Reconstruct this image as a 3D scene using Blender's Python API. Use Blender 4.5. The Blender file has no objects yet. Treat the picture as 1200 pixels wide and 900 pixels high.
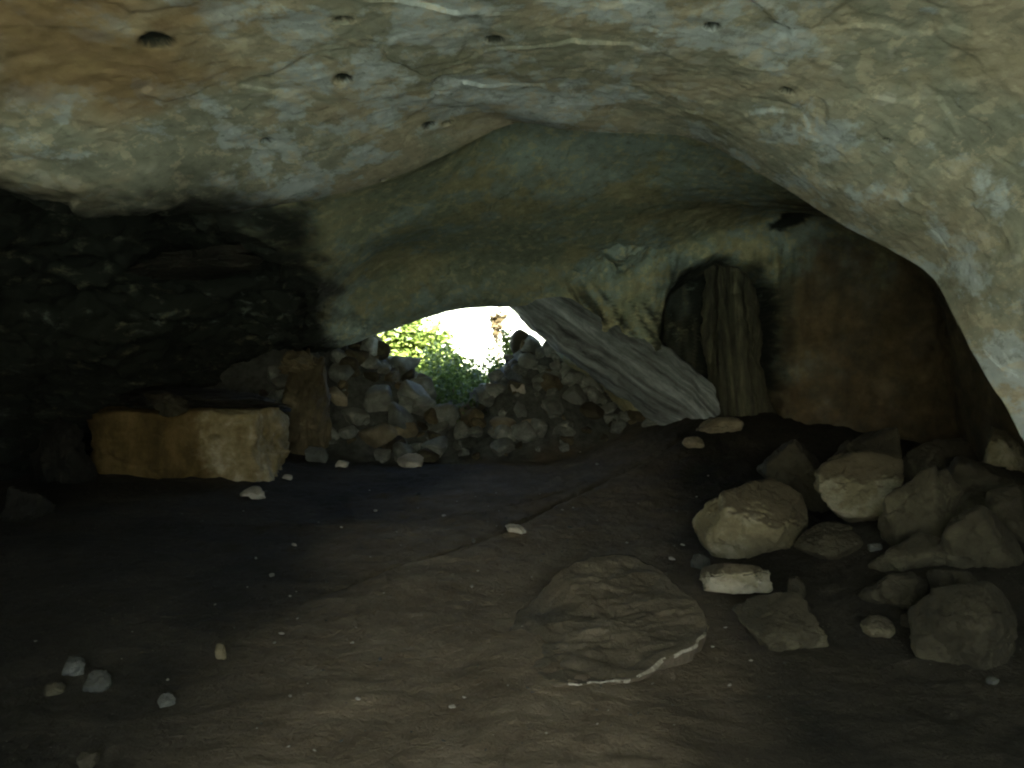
import bpy, bmesh, math, random
import numpy as np
from mathutils import Vector, Matrix, Euler

R = math.radians
S = bpy.context.scene
COL = S.collection

# ------------------------------------------------------------------ camera
CAM_Z = 1.6
LENS = 28.25
F = 1200 * LENS / 36.0
PITCH = math.atan(30 / F)
cam_d = bpy.data.cameras.new('camera')
cam_d.lens = LENS
cam_d.sensor_width = 36
cam_d.clip_start = 0.05
cam_d.clip_end = 3000
cam = bpy.data.objects.new('camera', cam_d)
COL.objects.link(cam)
cam.location = (0, 0, CAM_Z)
cam.rotation_euler = (R(90) - PITCH, 0, 0)
S.camera = cam

# ------------------------------------------------------------------ sky, sun, exposure
SUN_EL = 46
SUN_AZ = 184          # clockwise from +Y: the sun stands behind the camera
w = bpy.data.worlds.new('World')
S.world = w
w.use_nodes = True
nt = w.node_tree
bg = nt.nodes['Background']
sky = nt.nodes.new('ShaderNodeTexSky')
sky.sky_type = 'NISHITA'
sky.sun_disc = False
sky.sun_elevation = R(SUN_EL)
sky.sun_rotation = R(SUN_AZ)
sky.air_density = 1.3
sky.dust_density = 2.0
nt.links.new(sky.outputs[0], bg.inputs[0])
bg.inputs[1].default_value = 0.055
sun_d = bpy.data.lights.new('sun', 'SUN')
sun_d.energy = 4.6
sun_d.angle = R(0.5)
sun_d.color = (1.0, 0.97, 0.91)
sun = bpy.data.objects.new('sun', sun_d)
COL.objects.link(sun)
sun.rotation_euler = (R(90 - SUN_EL), 0, R(180 - SUN_AZ))
sun.location = (0, -20, 30)
S.view_settings.view_transform = 'Standard'
S.view_settings.look = 'None'
S.view_settings.gamma = 1
S.view_settings.use_curve_mapping = False
S.view_settings.exposure = 4.75
cy = S.cycles
cy.max_bounces = 10
cy.diffuse_bounces = 6
cy.glossy_bounces = 3
cy.sample_clamp_indirect = 12
cy.use_denoising = True
cy.filter_width = 2.2
cy.use_adaptive_sampling = False

# ------------------------------------------------------------------ helpers
def at(px, py, Y):
    """world point on the pixel's ray (1200x900 photo) at distance Y"""
    dx = (px - 600) / F
    du = (450 - py) / F
    cp, sp = math.cos(PITCH), math.sin(PITCH)
    d = (dx, cp + du * sp, -sp + du * cp)
    k = Y / d[1]
    return (d[0] * k, Y, CAM_Z + d[2] * k)


def _hash(i, j, k, seed):
    h = (i * 374761393 + j * 668265263 + k * 2147483647 + seed * 1274126177) & 0xFFFFFFFF
    h = ((h ^ (h >> 13)) * 1274126177) & 0xFFFFFFFF
    h = ((h ^ (h >> 16)) * 2246822519) & 0xFFFFFFFF
    h = h ^ (h >> 15)
    return (h & 0xFFFFFF) / float(0xFFFFFF)


def vnoise(P, seed=0):
    """smooth value noise, -1..1"""
    P = np.asarray(P, dtype=np.float64)
    I = np.floor(P).astype(np.int64)
    f = P - I
    u = f * f * f * (f * (f * 6 - 15) + 10)
    r = np.zeros(len(P))
    for a in (0, 1):
        wa = u[:, 0] if a else 1 - u[:, 0]
        for b in (0, 1):
            wb = u[:, 1] if b else 1 - u[:, 1]
            for c in (0, 1):
                wc = u[:, 2] if c else 1 - u[:, 2]
                r += wa * wb * wc * _hash(I[:, 0] + a, I[:, 1] + b, I[:, 2] + c, seed)
    return r * 2 - 1


ROT = np.array([[0.36, 0.48, -0.8], [-0.8, 0.6, 0.0], [0.48, 0.64, 0.6]])


def fbm(P, scale, octaves=4, gain=0.5, lac=2.03, seed=0, ridged=False):
    q = np.asarray(P, dtype=np.float64) / scale
    a, r, tot = 1.0, np.zeros(len(q)), 0.0
    for o in range(octaves):
        n = vnoise(q, seed + o * 17)
        if ridged:
            n = 1 - 2 * np.abs(n)
        r += a * n
        tot += a
        a *= gain
        q = (q @ ROT.T) * lac + 3.7
    return r / tot


def chips(P, size, seed=0, warp=0.25):
    """broken rock: every cell of a warped Voronoi pattern is one tilted plane, about -1..1"""
    q = np.asarray(P, dtype=np.float64) / size
    q = q + warp * np.stack([vnoise(q * 1.7 + 9.1, seed + 1), vnoise(q * 1.7 + 4.3, seed + 2), vnoise(q * 1.7 + 1.9, seed + 3)], 1)
    I = np.floor(q).astype(np.int64)
    best = np.full(len(q), 1e9)
    val = np.zeros(len(q))
    for a in (-1, 0, 1):
        for b in (-1, 0, 1):
            for c in (-1, 0, 1):
                i, j, k = I[:, 0] + a, I[:, 1] + b, I[:, 2] + c
                o = [_hash(i, j, k, seed + 11 * t) for t in range(3)]
                e = q - np.stack([i + o[0], j + o[1], k + o[2]], 1)
                dd = (e * e).sum(1)
                n = [_hash(i, j, k, seed + 100 + 13 * t) * 2 - 1 for t in range(4)]
                v = e[:, 0] * n[0] + e[:, 1] * n[1] + e[:, 2] * n[2] + 0.35 * n[3]
                m = dd < best
                best = np.where(m, dd, best)
                val = np.where(m, v, val)
    return val


def sstep(a, b, x):
    t = np.clip((x - a) / (b - a), 0, 1)
    return t * t * (3 - 2 * t)


def mesh_from(name, V, Fc, mat, smooth=True, attrs=None):
    V = np.asarray(V, dtype=np.float32)
    Fc = np.asarray(Fc, dtype=np.int32)
    me = bpy.data.meshes.new(name)
    n, k = Fc.shape
    me.vertices.add(len(V))
    me.vertices.foreach_set('co', V.ravel())
    me.loops.add(n * k)
    me.loops.foreach_set('vertex_index', Fc.ravel())
    me.polygons.add(n)
    me.polygons.foreach_set('loop_start', np.arange(0, n * k, k, dtype=np.int32))
    me.polygons.foreach_set('loop_total', np.full(n, k, dtype=np.int32))
    me.polygons.foreach_set('use_smooth', np.full(n, smooth))
    me.update(calc_edges=True)
    me.validate()
    for an, av in (attrs or {}).items():
        a = me.attributes.new(an, 'FLOAT', 'POINT')
        a.data.foreach_set('value', np.asarray(av, dtype=np.float32))
    if mat:
        me.materials.append(mat)
    return me


def link(name, me, parent=None):
    o = bpy.data.objects.new(name, me)
    COL.objects.link(o)
    if parent:
        o.parent = parent
    return o


def tag(o, label, cat=None, group=None, kind=None):
    if label:
        o['label'] = label
    if cat:
        o['category'] = cat
    if group:
        o['group'] = group
    if kind:
        o['kind'] = kind
    return o


def grid_faces(nu, nv):
    """quads of a grid with index v*nu+u"""
    u, v = np.meshgrid(np.arange(nu - 1), np.arange(nv - 1))
    a = (v * nu + u).ravel()
    return np.stack([a, a + 1, a + nu + 1, a + nu], 1)


def grid_normals(G):
    du = np.gradient(G, axis=1)
    dv = np.gradient(G, axis=0)
    n = np.cross(du, dv)
    l = np.linalg.norm(n, axis=2, keepdims=True)
    return n / np.maximum(l, 1e-9)


# ------------------------------------------------------------------ materials
class NB:
    def __init__(self, name, rough=0.9, spec=0.25):
        self.m = bpy.data.materials.new(name)
        self.m.use_nodes = True
        self.t = self.m.node_tree
        self.b = self.t.nodes['Principled BSDF']
        self.b.inputs['Roughness'].default_value = rough
        self.b.inputs['Specular IOR Level'].default_value = spec
        self.pos = None

    def n(self, ty, **kw):
        nd = self.t.nodes.new(ty)
        for k, v in kw.items():
            setattr(nd, k, v)
        return nd

    def l(self, a, b):
        self.t.links.new(a, b)

    def world_pos(self):
        return self.n('ShaderNodeNewGeometry').outputs['Position']

    def obj_pos(self):
        """object coordinates, shifted per object"""
        tc = self.n('ShaderNodeTexCoord')
        oi = self.n('ShaderNodeObjectInfo')
        m = self.n('ShaderNodeVectorMath', operation='MULTIPLY_ADD')
        self.l(tc.outputs['Object'], m.inputs[0])
        m.inputs[1].default_value = (1, 1, 1)
        c = self.n('ShaderNodeMath', operation='MULTIPLY')
        self.l(oi.outputs['Random'], c.inputs[0])
        c.inputs[1].default_value = 37.0
        self.l(c.outputs[0], m.inputs[2])
        return m.outputs[0]

    def scaled(self, vec, s):
        m = self.n('ShaderNodeMapping')
        self.l(vec, m.inputs['Vector'])
        m.inputs['Scale'].default_value = s
        return m.outputs[0]

    def noise(self, vec, scale, detail=5, rough=0.6, dist=0.0):
        nd = self.n('ShaderNodeTexNoise')
        self.l(vec, nd.inputs['Vector'])
        nd.inputs['Scale'].default_value = scale
        nd.inputs['Detail'].default_value = detail
        nd.inputs['Roughness'].default_value = rough
        nd.inputs['Distortion'].default_value = dist
        return nd.outputs['Fac']

    def vor(self, vec, scale, feature='F1'):
        nd = self.n('ShaderNodeTexVoronoi', feature=feature)
        self.l(vec, nd.inputs['Vector'])
        nd.inputs['Scale'].default_value = scale
        return nd.outputs['Distance']

    def ramp(self, fac, stops):
        nd = self.n('ShaderNodeValToRGB')
        cr = nd.color_ramp
        while len(cr.elements) < len(stops):
            cr.elements.new(0.5)
        for e, (p, c) in zip(cr.elements, stops):
            e.position = p
            e.color = (*c, 1) if len(c) == 3 else c
        self.l(fac, nd.inputs['Fac'])
        return nd.outputs['Color']

    def mask(self, fac, a, b):
        nd = self.n('ShaderNodeMapRange', interpolation_type='SMOOTHSTEP')
        self.l(fac, nd.inputs['Value'])
        nd.inputs['From Min'].default_value = a
        nd.inputs['From Max'].default_value = b
        return nd.outputs['Result']

    def math(self, op, a, b):
        nd = self.n('ShaderNodeMath', operation=op)
        for i, x in enumerate((a, b)):
            if isinstance(x, (int, float)):
                nd.inputs[i].default_value = x
            else:
                self.l(x, nd.inputs[i])
        return nd.outputs[0]

    def mix(self, fac, a, b, mode='MIX'):
        nd = self.n('ShaderNodeMix', data_type='RGBA', blend_type=mode)
        ia, ib, ifc = nd.inputs['A'], nd.inputs['B'], nd.inputs['Factor']
        ins = [i for i in nd.inputs if i.type == 'RGBA']
        fi = nd.inputs[0]
        if isinstance(fac, (int, float)):
            fi.default_value = fac
        else:
            self.l(fac, fi)
        for i, x in zip(ins, (a, b)):
            if isinstance(x, tuple):
                i.default_value = (*x, 1)
            else:
                self.l(x, i)
        return [o for o in nd.outputs if o.type == 'RGBA'][0]

    def attr(self, name):
        return self.n('ShaderNodeAttribute', attribute_name=name).outputs['Fac']

    def bump(self, h, strength, dist):
        nd = self.n('ShaderNodeBump')
        nd.inputs['Strength'].default_value = strength
        nd.inputs['Distance'].default_value = dist
        self.l(h, nd.inputs['Height'])
        self.l(nd.outputs['Normal'], self.b.inputs['Normal'])

    def color(self, c):
        self.l(c, self.b.inputs['Base Color'])
        return self.m


def limestone_material(name, tan, grey, blue, blue_amt, stain=(0.014, 0.018, 0.015), flakes=0.55, algae=(0.20, 0.19, 0.115)):
    k = NB(name, 0.92, 0.2)
    p = k.world_pos()
    ps = k.scaled(p, (1.0, 0.8, 1.3))
    big = k.noise(ps, 0.9, 6, 0.62, 0.6)
    c = k.ramp(big, [(0.32, tuple(x * 0.72 for x in grey)), (0.46, grey), (0.56, tan), (0.72, tuple(x * 1.22 for x in tan))])
    # bluish white mineral bloom in patches with crisp outlines
    b = k.noise(k.scaled(p, (1.0, 0.62, 1.0)), 3.0, 8, 0.66, 0.15)
    b2 = k.math('ADD', b, k.math('MULTIPLY', k.math('SUBTRACT', k.noise(p, 0.55, 2, 0.5), 0.5), 0.8))
    c = k.mix(k.math('MULTIPLY', k.mask(b2, 0.49, 0.57), blue_amt), c, blue)
    c = k.mix(k.math('MULTIPLY', k.mask(b2, 0.61, 0.65), blue_amt * 0.7), c, tuple(min(1, x * 1.3) for x in blue))
    # pale scaly flakes
    if flakes:
        wv = k.n('ShaderNodeVectorMath', operation='MULTIPLY_ADD')
        ncol = k.n('ShaderNodeTexNoise')
        k.l(p, ncol.inputs['Vector'])
        ncol.inputs['Scale'].default_value = 6.0
        k.l(ncol.outputs['Color'], wv.inputs[0])
        wv.inputs[1].default_value = (0.16, 0.16, 0.16)
        k.l(p, wv.inputs[2])
        v = k.vor(k.scaled(wv.outputs[0], (1, 0.6, 1)), 7.0)
        f = k.mask(k.noise(p, 1.0, 3, 0.5, 0.3), 0.48, 0.62)
        fl = k.math('MULTIPLY', k.mask(v, 0.40, 0.30), f)
        c = k.mix(k.math('MULTIPLY', fl, flakes), c, (0.44, 0.45, 0.42))
    # small mottles and specks
    mo = k.noise(k.scaled(p, (1.0, 0.6, 1.0)), 7.5, 6, 0.7, 0.2)
    c = k.mix(k.math('MULTIPLY', k.mask(mo, 0.53, 0.59), 0.6), c, tuple(min(1, x * 1.45) for x in tan))
    c = k.mix(k.math('MULTIPLY', k.mask(mo, 0.43, 0.36), 0.5), c, tuple(x * 0.55 for x in grey))
    # olive algae film
    c = k.mix(k.math('MULTIPLY', k.mask(k.noise(k.scaled(p, (1, 0.7, 1)), 1.3, 6, 0.7, 0.5), 0.53, 0.67), 0.4), c, algae)
    # fine mottling
    m = k.noise(p, 9, 6, 0.7)
    c = k.mix(0.5, c, k.ramp(m, [(0.3, (0.35, 0.35, 0.34)), (0.7, (0.66, 0.65, 0.63))]), 'OVERLAY')
    # ochre iron stain; below it recess shade and dark streaks painted in
    o = k.attr('ochre')
    c = k.mix(o, c, k.ramp(k.noise(p, 5, 5, 0.6), [(0.3, (0.17, 0.095, 0.035)), (0.7, (0.31, 0.215, 0.09))]))
    c = k.mix(k.attr('brown'), c, k.ramp(k.noise(p, 3, 6, 0.65), [(0.3, (0.035, 0.026, 0.014)), (0.5, (0.075, 0.052, 0.027)), (0.7, (0.13, 0.10, 0.055))]))
    g = k.math('MULTIPLY', k.attr('shade_stain'), k.math('SUBTRACT', 1.0, k.math('MULTIPLY', k.mask(k.noise(k.scaled(p, (1.2, 0.8, 2.2)), 3.2, 6, 0.7, 0.4), 0.54, 0.70), 0.32)))
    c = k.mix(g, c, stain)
    h1 = k.noise(ps, 5, 8, 0.65)
    h2 = k.noise(p, 34, 5, 0.6)
    h = k.math('ADD', k.math('MULTIPLY', h1, 1.0), k.math('MULTIPLY', h2, 0.25))
    k.bump(h, 0.32, 0.035)
    return k.color(c)


MAT_CEIL = limestone_material('near_limestone', (0.325, 0.305, 0.235), (0.26, 0.28, 0.235), (0.40, 0.47, 0.51), 0.9)
MAT_INNER = limestone_material('inner_limestone', (0.275, 0.27, 0.17), (0.22, 0.255, 0.19), (0.22, 0.29, 0.28), 0.75, flakes=0, algae=(0.175, 0.18, 0.095))


def rock_material(name, base, light, dirt, dirt_amt, rough=0.9):
    k = NB(name, rough, 0.25)
    p = k.obj_pos()
    n1 = k.noise(p, 2.4, 6, 0.65, 0.4)
    c = k.ramp(n1, [(0.3, tuple(x * 0.6 for x in base)), (0.5, base), (0.68, light)])
    oi = k.n('ShaderNodeObjectInfo')
    c = k.mix(0.55, c, k.ramp(oi.outputs['Random'], [(0.0, (0.28, 0.28, 0.27)), (0.5, (0.48, 0.46, 0.43)), (1.0, (0.68, 0.66, 0.62))]), 'OVERLAY')
    # settled soil on the flat tops, broken up by noise
    g = k.n('ShaderNodeNewGeometry')
    sep = k.n('ShaderNodeSeparateXYZ')
    k.l(g.outputs['Normal'], sep.inputs[0])
    gz = k.n('ShaderNodeSeparateXYZ')
    k.l(k.n('ShaderNodeTexCoord').outputs['Generated'], gz.inputs[0])
    d = k.math('ADD', k.math('ADD', k.math('MULTIPLY', sep.outputs['Z'], 0.45), k.math('MULTIPLY', k.math('SUBTRACT', gz.outputs['Z'], 0.52), 1.3)), k.math('MULTIPLY', k.math('SUBTRACT', k.noise(p, 3.5, 5, 0.6), 0.5), 0.9))
    c = k.mix(k.math('MULTIPLY', k.mask(d, 0.12, 0.40), dirt_amt), c, dirt)
    c = k.mix(0.5, c, k.ramp(k.noise(p, 22, 5, 0.7), [(0.3, (0.36, 0.36, 0.35)), (0.7, (0.65, 0.64, 0.62))]), 'OVERLAY')
    h = k.math('ADD', k.noise(p, 8, 7, 0.65), k.math('MULTIPLY', k.noise(p, 45, 4, 0.6), 0.25))
    k.bump(h, 0.6, 0.05)
    return k.color(c)


DIRT = (0.05, 0.042, 0.026)
MAT_BOULDER = rock_material('boulder_limestone', (0.15, 0.14, 0.088), (0.30, 0.29, 0.235), DIRT, 0.95)
MAT_DARK = rock_material('dark_rock', (0.04, 0.038, 0.025), (0.08, 0.076, 0.05), (0.028, 0.025, 0.016), 0.85)
MAT_SHADE_ROCK = rock_material('shade_toned_rock', (0.010, 0.011, 0.009), (0.03, 0.029, 0.023), (0.010, 0.010, 0.008), 0.6)  # near-black colour stands in for the shade of the left recess
MAT_RUBBLE = rock_material('grey_rubble', (0.135, 0.155, 0.148), (0.25, 0.275, 0.265), (0.06, 0.06, 0.045), 0.4)
MAT_TAN = rock_material('tan_rubble', (0.17, 0.155, 0.11), (0.27, 0.25, 0.19), (0.09, 0.075, 0.05), 0.4)
def edge_material():
    k = NB('broken_slab_edge', 0.9, 0.2)
    p = k.world_pos()
    c = k.ramp(k.noise(p, 7, 6, 0.75, 0.3), [(0.36, (0.09, 0.078, 0.055)), (0.5, (0.24, 0.225, 0.18)), (0.62, (0.46, 0.45, 0.40))])
    k.bump(k.noise(p, 30, 5, 0.7), 0.8, 0.03)
    return k.color(c)


MAT_EDGE = edge_material()
MAT_DIM = rock_material('dim_grey_stone', (0.06, 0.067, 0.063), (0.11, 0.12, 0.115), (0.035, 0.034, 0.028), 0.5)
MAT_SLAB = rock_material('earthy_slab', (0.10, 0.088, 0.066), (0.20, 0.178, 0.138), DIRT, 0.45)
MAT_PALE = rock_material('pale_stone', (0.33, 0.33, 0.30), (0.48, 0.48, 0.44), (0.14, 0.125, 0.09), 0.4)
MAT_OCHRE = rock_material('ochre_limestone', (0.12, 0.085, 0.035), (0.30, 0.25, 0.14), (0.05, 0.04, 0.02), 0.6)
def block_material():
    k = NB('stained_block_limestone', 0.9, 0.2)
    tc = k.n('ShaderNodeTexCoord')
    p = tc.outputs['Object']
    sx = k.n('ShaderNodeSeparateXYZ')
    k.l(p, sx.inputs[0])
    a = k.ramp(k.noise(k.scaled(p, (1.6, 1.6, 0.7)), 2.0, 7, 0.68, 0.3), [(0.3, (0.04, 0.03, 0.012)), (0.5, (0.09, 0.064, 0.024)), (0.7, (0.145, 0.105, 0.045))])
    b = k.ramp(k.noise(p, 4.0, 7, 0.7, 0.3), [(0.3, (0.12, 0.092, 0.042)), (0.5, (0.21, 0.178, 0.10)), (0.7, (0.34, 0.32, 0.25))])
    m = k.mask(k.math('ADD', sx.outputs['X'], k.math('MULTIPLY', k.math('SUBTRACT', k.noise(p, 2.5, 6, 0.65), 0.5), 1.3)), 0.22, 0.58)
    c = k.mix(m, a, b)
    c = k.mix(0.5, c, k.ramp(k.noise(p, 16, 6, 0.7), [(0.3, (0.32, 0.32, 0.31)), (0.7, (0.68, 0.67, 0.65))]), 'OVERLAY')
    k.bump(k.math('ADD', k.noise(p, 7, 7, 0.65), k.math('MULTIPLY', k.noise(p, 40, 4, 0.6), 0.25)), 0.6, 0.05)
    return k.color(c)


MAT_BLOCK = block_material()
MAT_BROWN = rock_material('brown_limestone', (0.085, 0.075, 0.047), (0.15, 0.135, 0.09), (0.04, 0.035, 0.02), 0.6)


def soil_material():
    k = NB('brown_soil', 0.95, 0.15)
    p = k.world_pos()
    a = k.noise(p, 0.8, 6, 0.65, 0.5)
    c = k.ramp(a, [(0.3, (0.013, 0.013, 0.010)), (0.5, (0.026, 0.024, 0.018)), (0.7, (0.052, 0.046, 0.034))])
    m = k.noise(p, 16, 7, 0.75)
    c = k.mix(0.6, c, k.ramp(m, [(0.3, (0.3, 0.3, 0.29)), (0.7, (0.7, 0.69, 0.66))]), 'OVERLAY')
    v = k.vor(p, 26)
    sp = k.math('MULTIPLY', k.mask(v, 0.16, 0.08), k.mask(k.noise(p, 3.0, 3, 0.5), 0.5, 0.65))
    c = k.mix(k.math('MULTIPLY', sp, 0.6), c, (0.20, 0.18, 0.14))
    c = k.mix(k.attr('path'), c, k.ramp(k.noise(p, 2.2, 7, 0.7, 0.3), [(0.3, (0.095, 0.076, 0.050)), (0.5, (0.142, 0.115, 0.079)), (0.7, (0.205, 0.17, 0.122))]))  # painted pool of light; the dark base stands for the unlit sides
    c = k.mix(k.attr('scree'), c, k.ramp(k.noise(p, 7, 6, 0.7), [(0.3, (0.03, 0.034, 0.03)), (0.7, (0.10, 0.11, 0.10))]))
    # pale ground outside, carried in past the entrance to bounce light up
    o = k.attr('outside')
    c = k.mix(o, c, k.ramp(k.noise(p, 1.3, 6, 0.6), [(0.3, (0.26, 0.285, 0.205)), (0.7, (0.385, 0.41, 0.325))]))
    h = k.math('ADD', k.noise(p, 9, 8, 0.7), k.math('MULTIPLY', k.noise(p, 55, 4, 0.6), 0.35))
    k.bump(h, 1.0, 0.06)
    return k.color(c)


MAT_SOIL = soil_material()


def leaf_material(name, c0, c1):
    k = NB(name, 0.55, 0.4)
    g = k.n('ShaderNodeNewGeometry')
    c = k.ramp(g.outputs['Random Per Island'], [(0.0, c0), (1.0, c1)])
    k.l(c, k.b.inputs['Base Color'])
    tr = k.n('ShaderNodeBsdfTranslucent')
    k.l(c, tr.inputs['Color'])
    mx = k.n('ShaderNodeMixShader')
    mx.inputs[0].default_value = 0.35
    out = k.t.nodes['Material Output']
    k.l(k.b.outputs[0], mx.inputs[1])
    k.l(tr.outputs[0], mx.inputs[2])
    k.l(mx.outputs[0], out.inputs['Surface'])
    return k.m


MAT_LEAF = leaf_material('shrub_leaf', (0.05, 0.085, 0.012), (0.15, 0.19, 0.035))
MAT_IVY = leaf_material('ivy_leaf', (0.025, 0.05, 0.012), (0.07, 0.115, 0.022))
MAT_DRY = leaf_material('dry_leaf', (0.06, 0.045, 0.02), (0.11, 0.08, 0.035))
k_ = NB('woody_stem', 0.9)
MAT_STEM = k_.color(k_.ramp(k_.noise(k_.world_pos(), 12), [(0.3, (0.06, 0.045, 0.03)), (0.7, (0.14, 0.11, 0.08))]))

# ------------------------------------------------------------------ the ground
def seg_dist(X, Y, pts):
    """distance to a polyline in plan, and the side (positive = far/left)"""
    best = np.full(X.shape, 1e9)
    side = np.zeros(X.shape)
    for (x0, y0), (x1, y1) in zip(pts[:-1], pts[1:]):
        dx, dy = x1 - x0, y1 - y0
        L2 = dx * dx + dy * dy
        t = np.clip(((X - x0) * dx + (Y - y0) * dy) / L2, 0, 1)
        ex, ey = X - (x0 + t * dx), Y - (y0 + t * dy)
        d = np.hypot(ex, ey)
        s = (dx * (Y - y0) - dy * (X - x0)) / math.sqrt(L2)
        m = d < best
        best = np.where(m, d, best)
        side = np.where(m, s, side)
    return best, side


CREST_X = [-6, -4.2, -3.4, -2.75, -2.0, -1.45, -1.0, -0.55, -0.2, 0.15, 0.6, 1.2, 1.9, 2.6, 4]
CREST_Z = [2.7, 2.6, 2.35, 1.98, 1.55, 1.06, 0.64, 0.74, 1.4, 1.78, 1.62, 1.32, 0.95, 0.9, 0.9]
RIDGE1 = [(-0.75, 6.0), (-0.4, 6.5), (0.05, 7.3), (0.5, 8.2), (1.1, 9.2), (2.2, 10.2)]
RIDGE2 = [(-2.0, 7.3), (-0.9, 7.6), (0.0, 8.3), (0.5, 8.9)]


def floor_z(X, Y):
    X = np.asarray(X, dtype=float)
    Y = np.asarray(Y, dtype=float)
    sh = X.shape
    P = np.stack([X.ravel(), Y.ravel(), np.zeros(X.size)], 1)
    inside = sstep(-5, -3, Y) * (1 - sstep(15, 17, Y))
    base = 0.12 * sstep(6.5, 11.5, Y)
    base = base + 0.75 * sstep(0.2, 3.0, X) * sstep(7.6, 11.6, Y)
    base = base + 0.32 * sstep(1.7, 3.0, X) * sstep(3.2, 5.6, Y) * (1 - sstep(6.4, 7.4, Y))
    base = base + 0.18 * sstep(-1.5, -4, X) * sstep(3, 6, Y)
    # rubble mound under the opening
    crest = np.interp(X, CREST_X, CREST_Z)
    t = sstep(11.25, 13.0, Y) * (1 - 0.75 * sstep(13.2, 16.5, Y))
    mound = (crest - base) * t 
    mound = np.maximum(mound, 0) * (1 - sstep(2.0, 2.6, X))
    z = base + mound
    n1 = fbm(P, 2.2, 4, 0.5, seed=5).reshape(sh)
    n2 = fbm(P * np.array([0.7, 1.5, 1]), 0.55, 4, 0.5, seed=9).reshape(sh)
    n3 = fbm(P, 0.16, 4, 0.55, seed=12).reshape(sh)
    n4 = fbm(P, 0.07, 3, 0.55, seed=13).reshape(sh)
    rough = 0.35 + 0.65 * sstep(5.0, 8.0, Y) + 0.6 * sstep(1.4, 2.4, X)
    z = z + inside * (0.05 * n1 + 0.045 * n2 * rough + 0.026 * n3 * rough + 0.011 * n4)
    for rg, a in ((RIDGE1, 0.07), (RIDGE2, 0.05)):
        d, s = seg_dist(X, Y, rg)
        wob = 0.05 * n2 + 0.02 * n3
        s2 = s + wob * 2
        fade = np.exp(-(d / 0.7) ** 2)
        z = z + a * fade * (1 - sstep(-0.05, 0.08, s2)) - a * 0.9 * np.exp(-((s2 - 0.08) / 0.07) ** 2) * fade
    # gentle rise of the land outside the far opening
    z = z + 0.22 * np.maximum(Y - 17, 0) * (Y < 60) + 0.22 * 43 * (Y >= 60)
    return z


def fz(x, y):
    return float(floor_z(np.array([x]), np.array([y]))[0])


def ground_hit(px, py, y0=2.0, y1=16.0):
    """first point where the pixel's ray meets the floor"""
    ys = np.linspace(y0, y1, 500)
    d = np.array(at(px, py, 1.0)) - np.array((0, 0, CAM_Z))
    xs = d[0] * ys
    zs = CAM_Z + d[2] * ys
    b = zs < floor_z(xs, ys)
    i = int(np.argmax(b)) if b.any() else len(ys) - 1
    return xs[i], ys[i], float(floor_z(xs[i:i + 1], ys[i:i + 1])[0])


def axis(parts):
    out = []
    for a, b, st in parts:
        out += list(np.arange(a, b - 1e-6, st))
    return out


far = [9, 12, 17, 25, 40, 70, 130, 260, 500, 900]
gx = np.array([-v for v in far[::-1]] + axis([(-7, -3.4, 0.08), (-3.4, 3.6, 0.025), (3.6, 7.01, 0.08)]) + far)
gy = np.array([-900, -500, -260, -130, -70, -40, -25, -17, -12, -9] +
              axis([(-7, 1.5, 0.15), (1.5, 9.0, 0.025), (9.0, 14.0, 0.04), (14.0, 18.0, 0.15)]) + [18, 20, 24, 30, 40, 60, 61, 130, 260, 500, 900])
GX, GY = np.meshgrid(gx, gy)
GZ = floor_z(GX, GY)
Vg = np.stack([GX.ravel(), GY.ravel(), GZ.ravel()], 1)
outside = np.maximum(1 - sstep(-0.8, 0.8, Vg[:, 1] + 0.5 * fbm(Vg, 0.7, 3, seed=3)), sstep(14.5, 16.5, Vg[:, 1]))  # pale ground also laid inside the entrance to bounce light onto the roof
outside = np.maximum(outside, sstep(8, 9, np.abs(Vg[:, 0])))
scree = sstep(11.0, 11.7, Vg[:, 1] + 0.4 * fbm(Vg, 0.5, 3, seed=6)) * (1 - sstep(1.7, 2.3, Vg[:, 0])) * (1 - sstep(13.8, 15, Vg[:, 1]))
pn = 0.9 * fbm(Vg, 1.1, 4, 0.55, seed=14)
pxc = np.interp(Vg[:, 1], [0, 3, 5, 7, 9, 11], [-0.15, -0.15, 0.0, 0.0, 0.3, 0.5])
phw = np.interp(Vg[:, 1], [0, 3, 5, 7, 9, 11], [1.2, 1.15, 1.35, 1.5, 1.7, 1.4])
path = sstep(1.25, 0.45, np.abs(Vg[:, 0] - pxc) / phw + 0.45 * pn) * (1 - 0.4 * sstep(6.2, 8.8, Vg[:, 1]))  # pool of entrance light painted onto the floor as paler earth
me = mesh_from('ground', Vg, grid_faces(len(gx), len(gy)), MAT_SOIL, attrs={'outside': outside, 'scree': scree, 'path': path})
tag(link('ground', me), 'brown earth floor of the cave, pool of light painted paler, running out to dry land', None, None, 'structure')

# ------------------------------------------------------------------ the cave shell, a loft of cross sections
def W(x, y, z):
    return (x, y, z)


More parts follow.
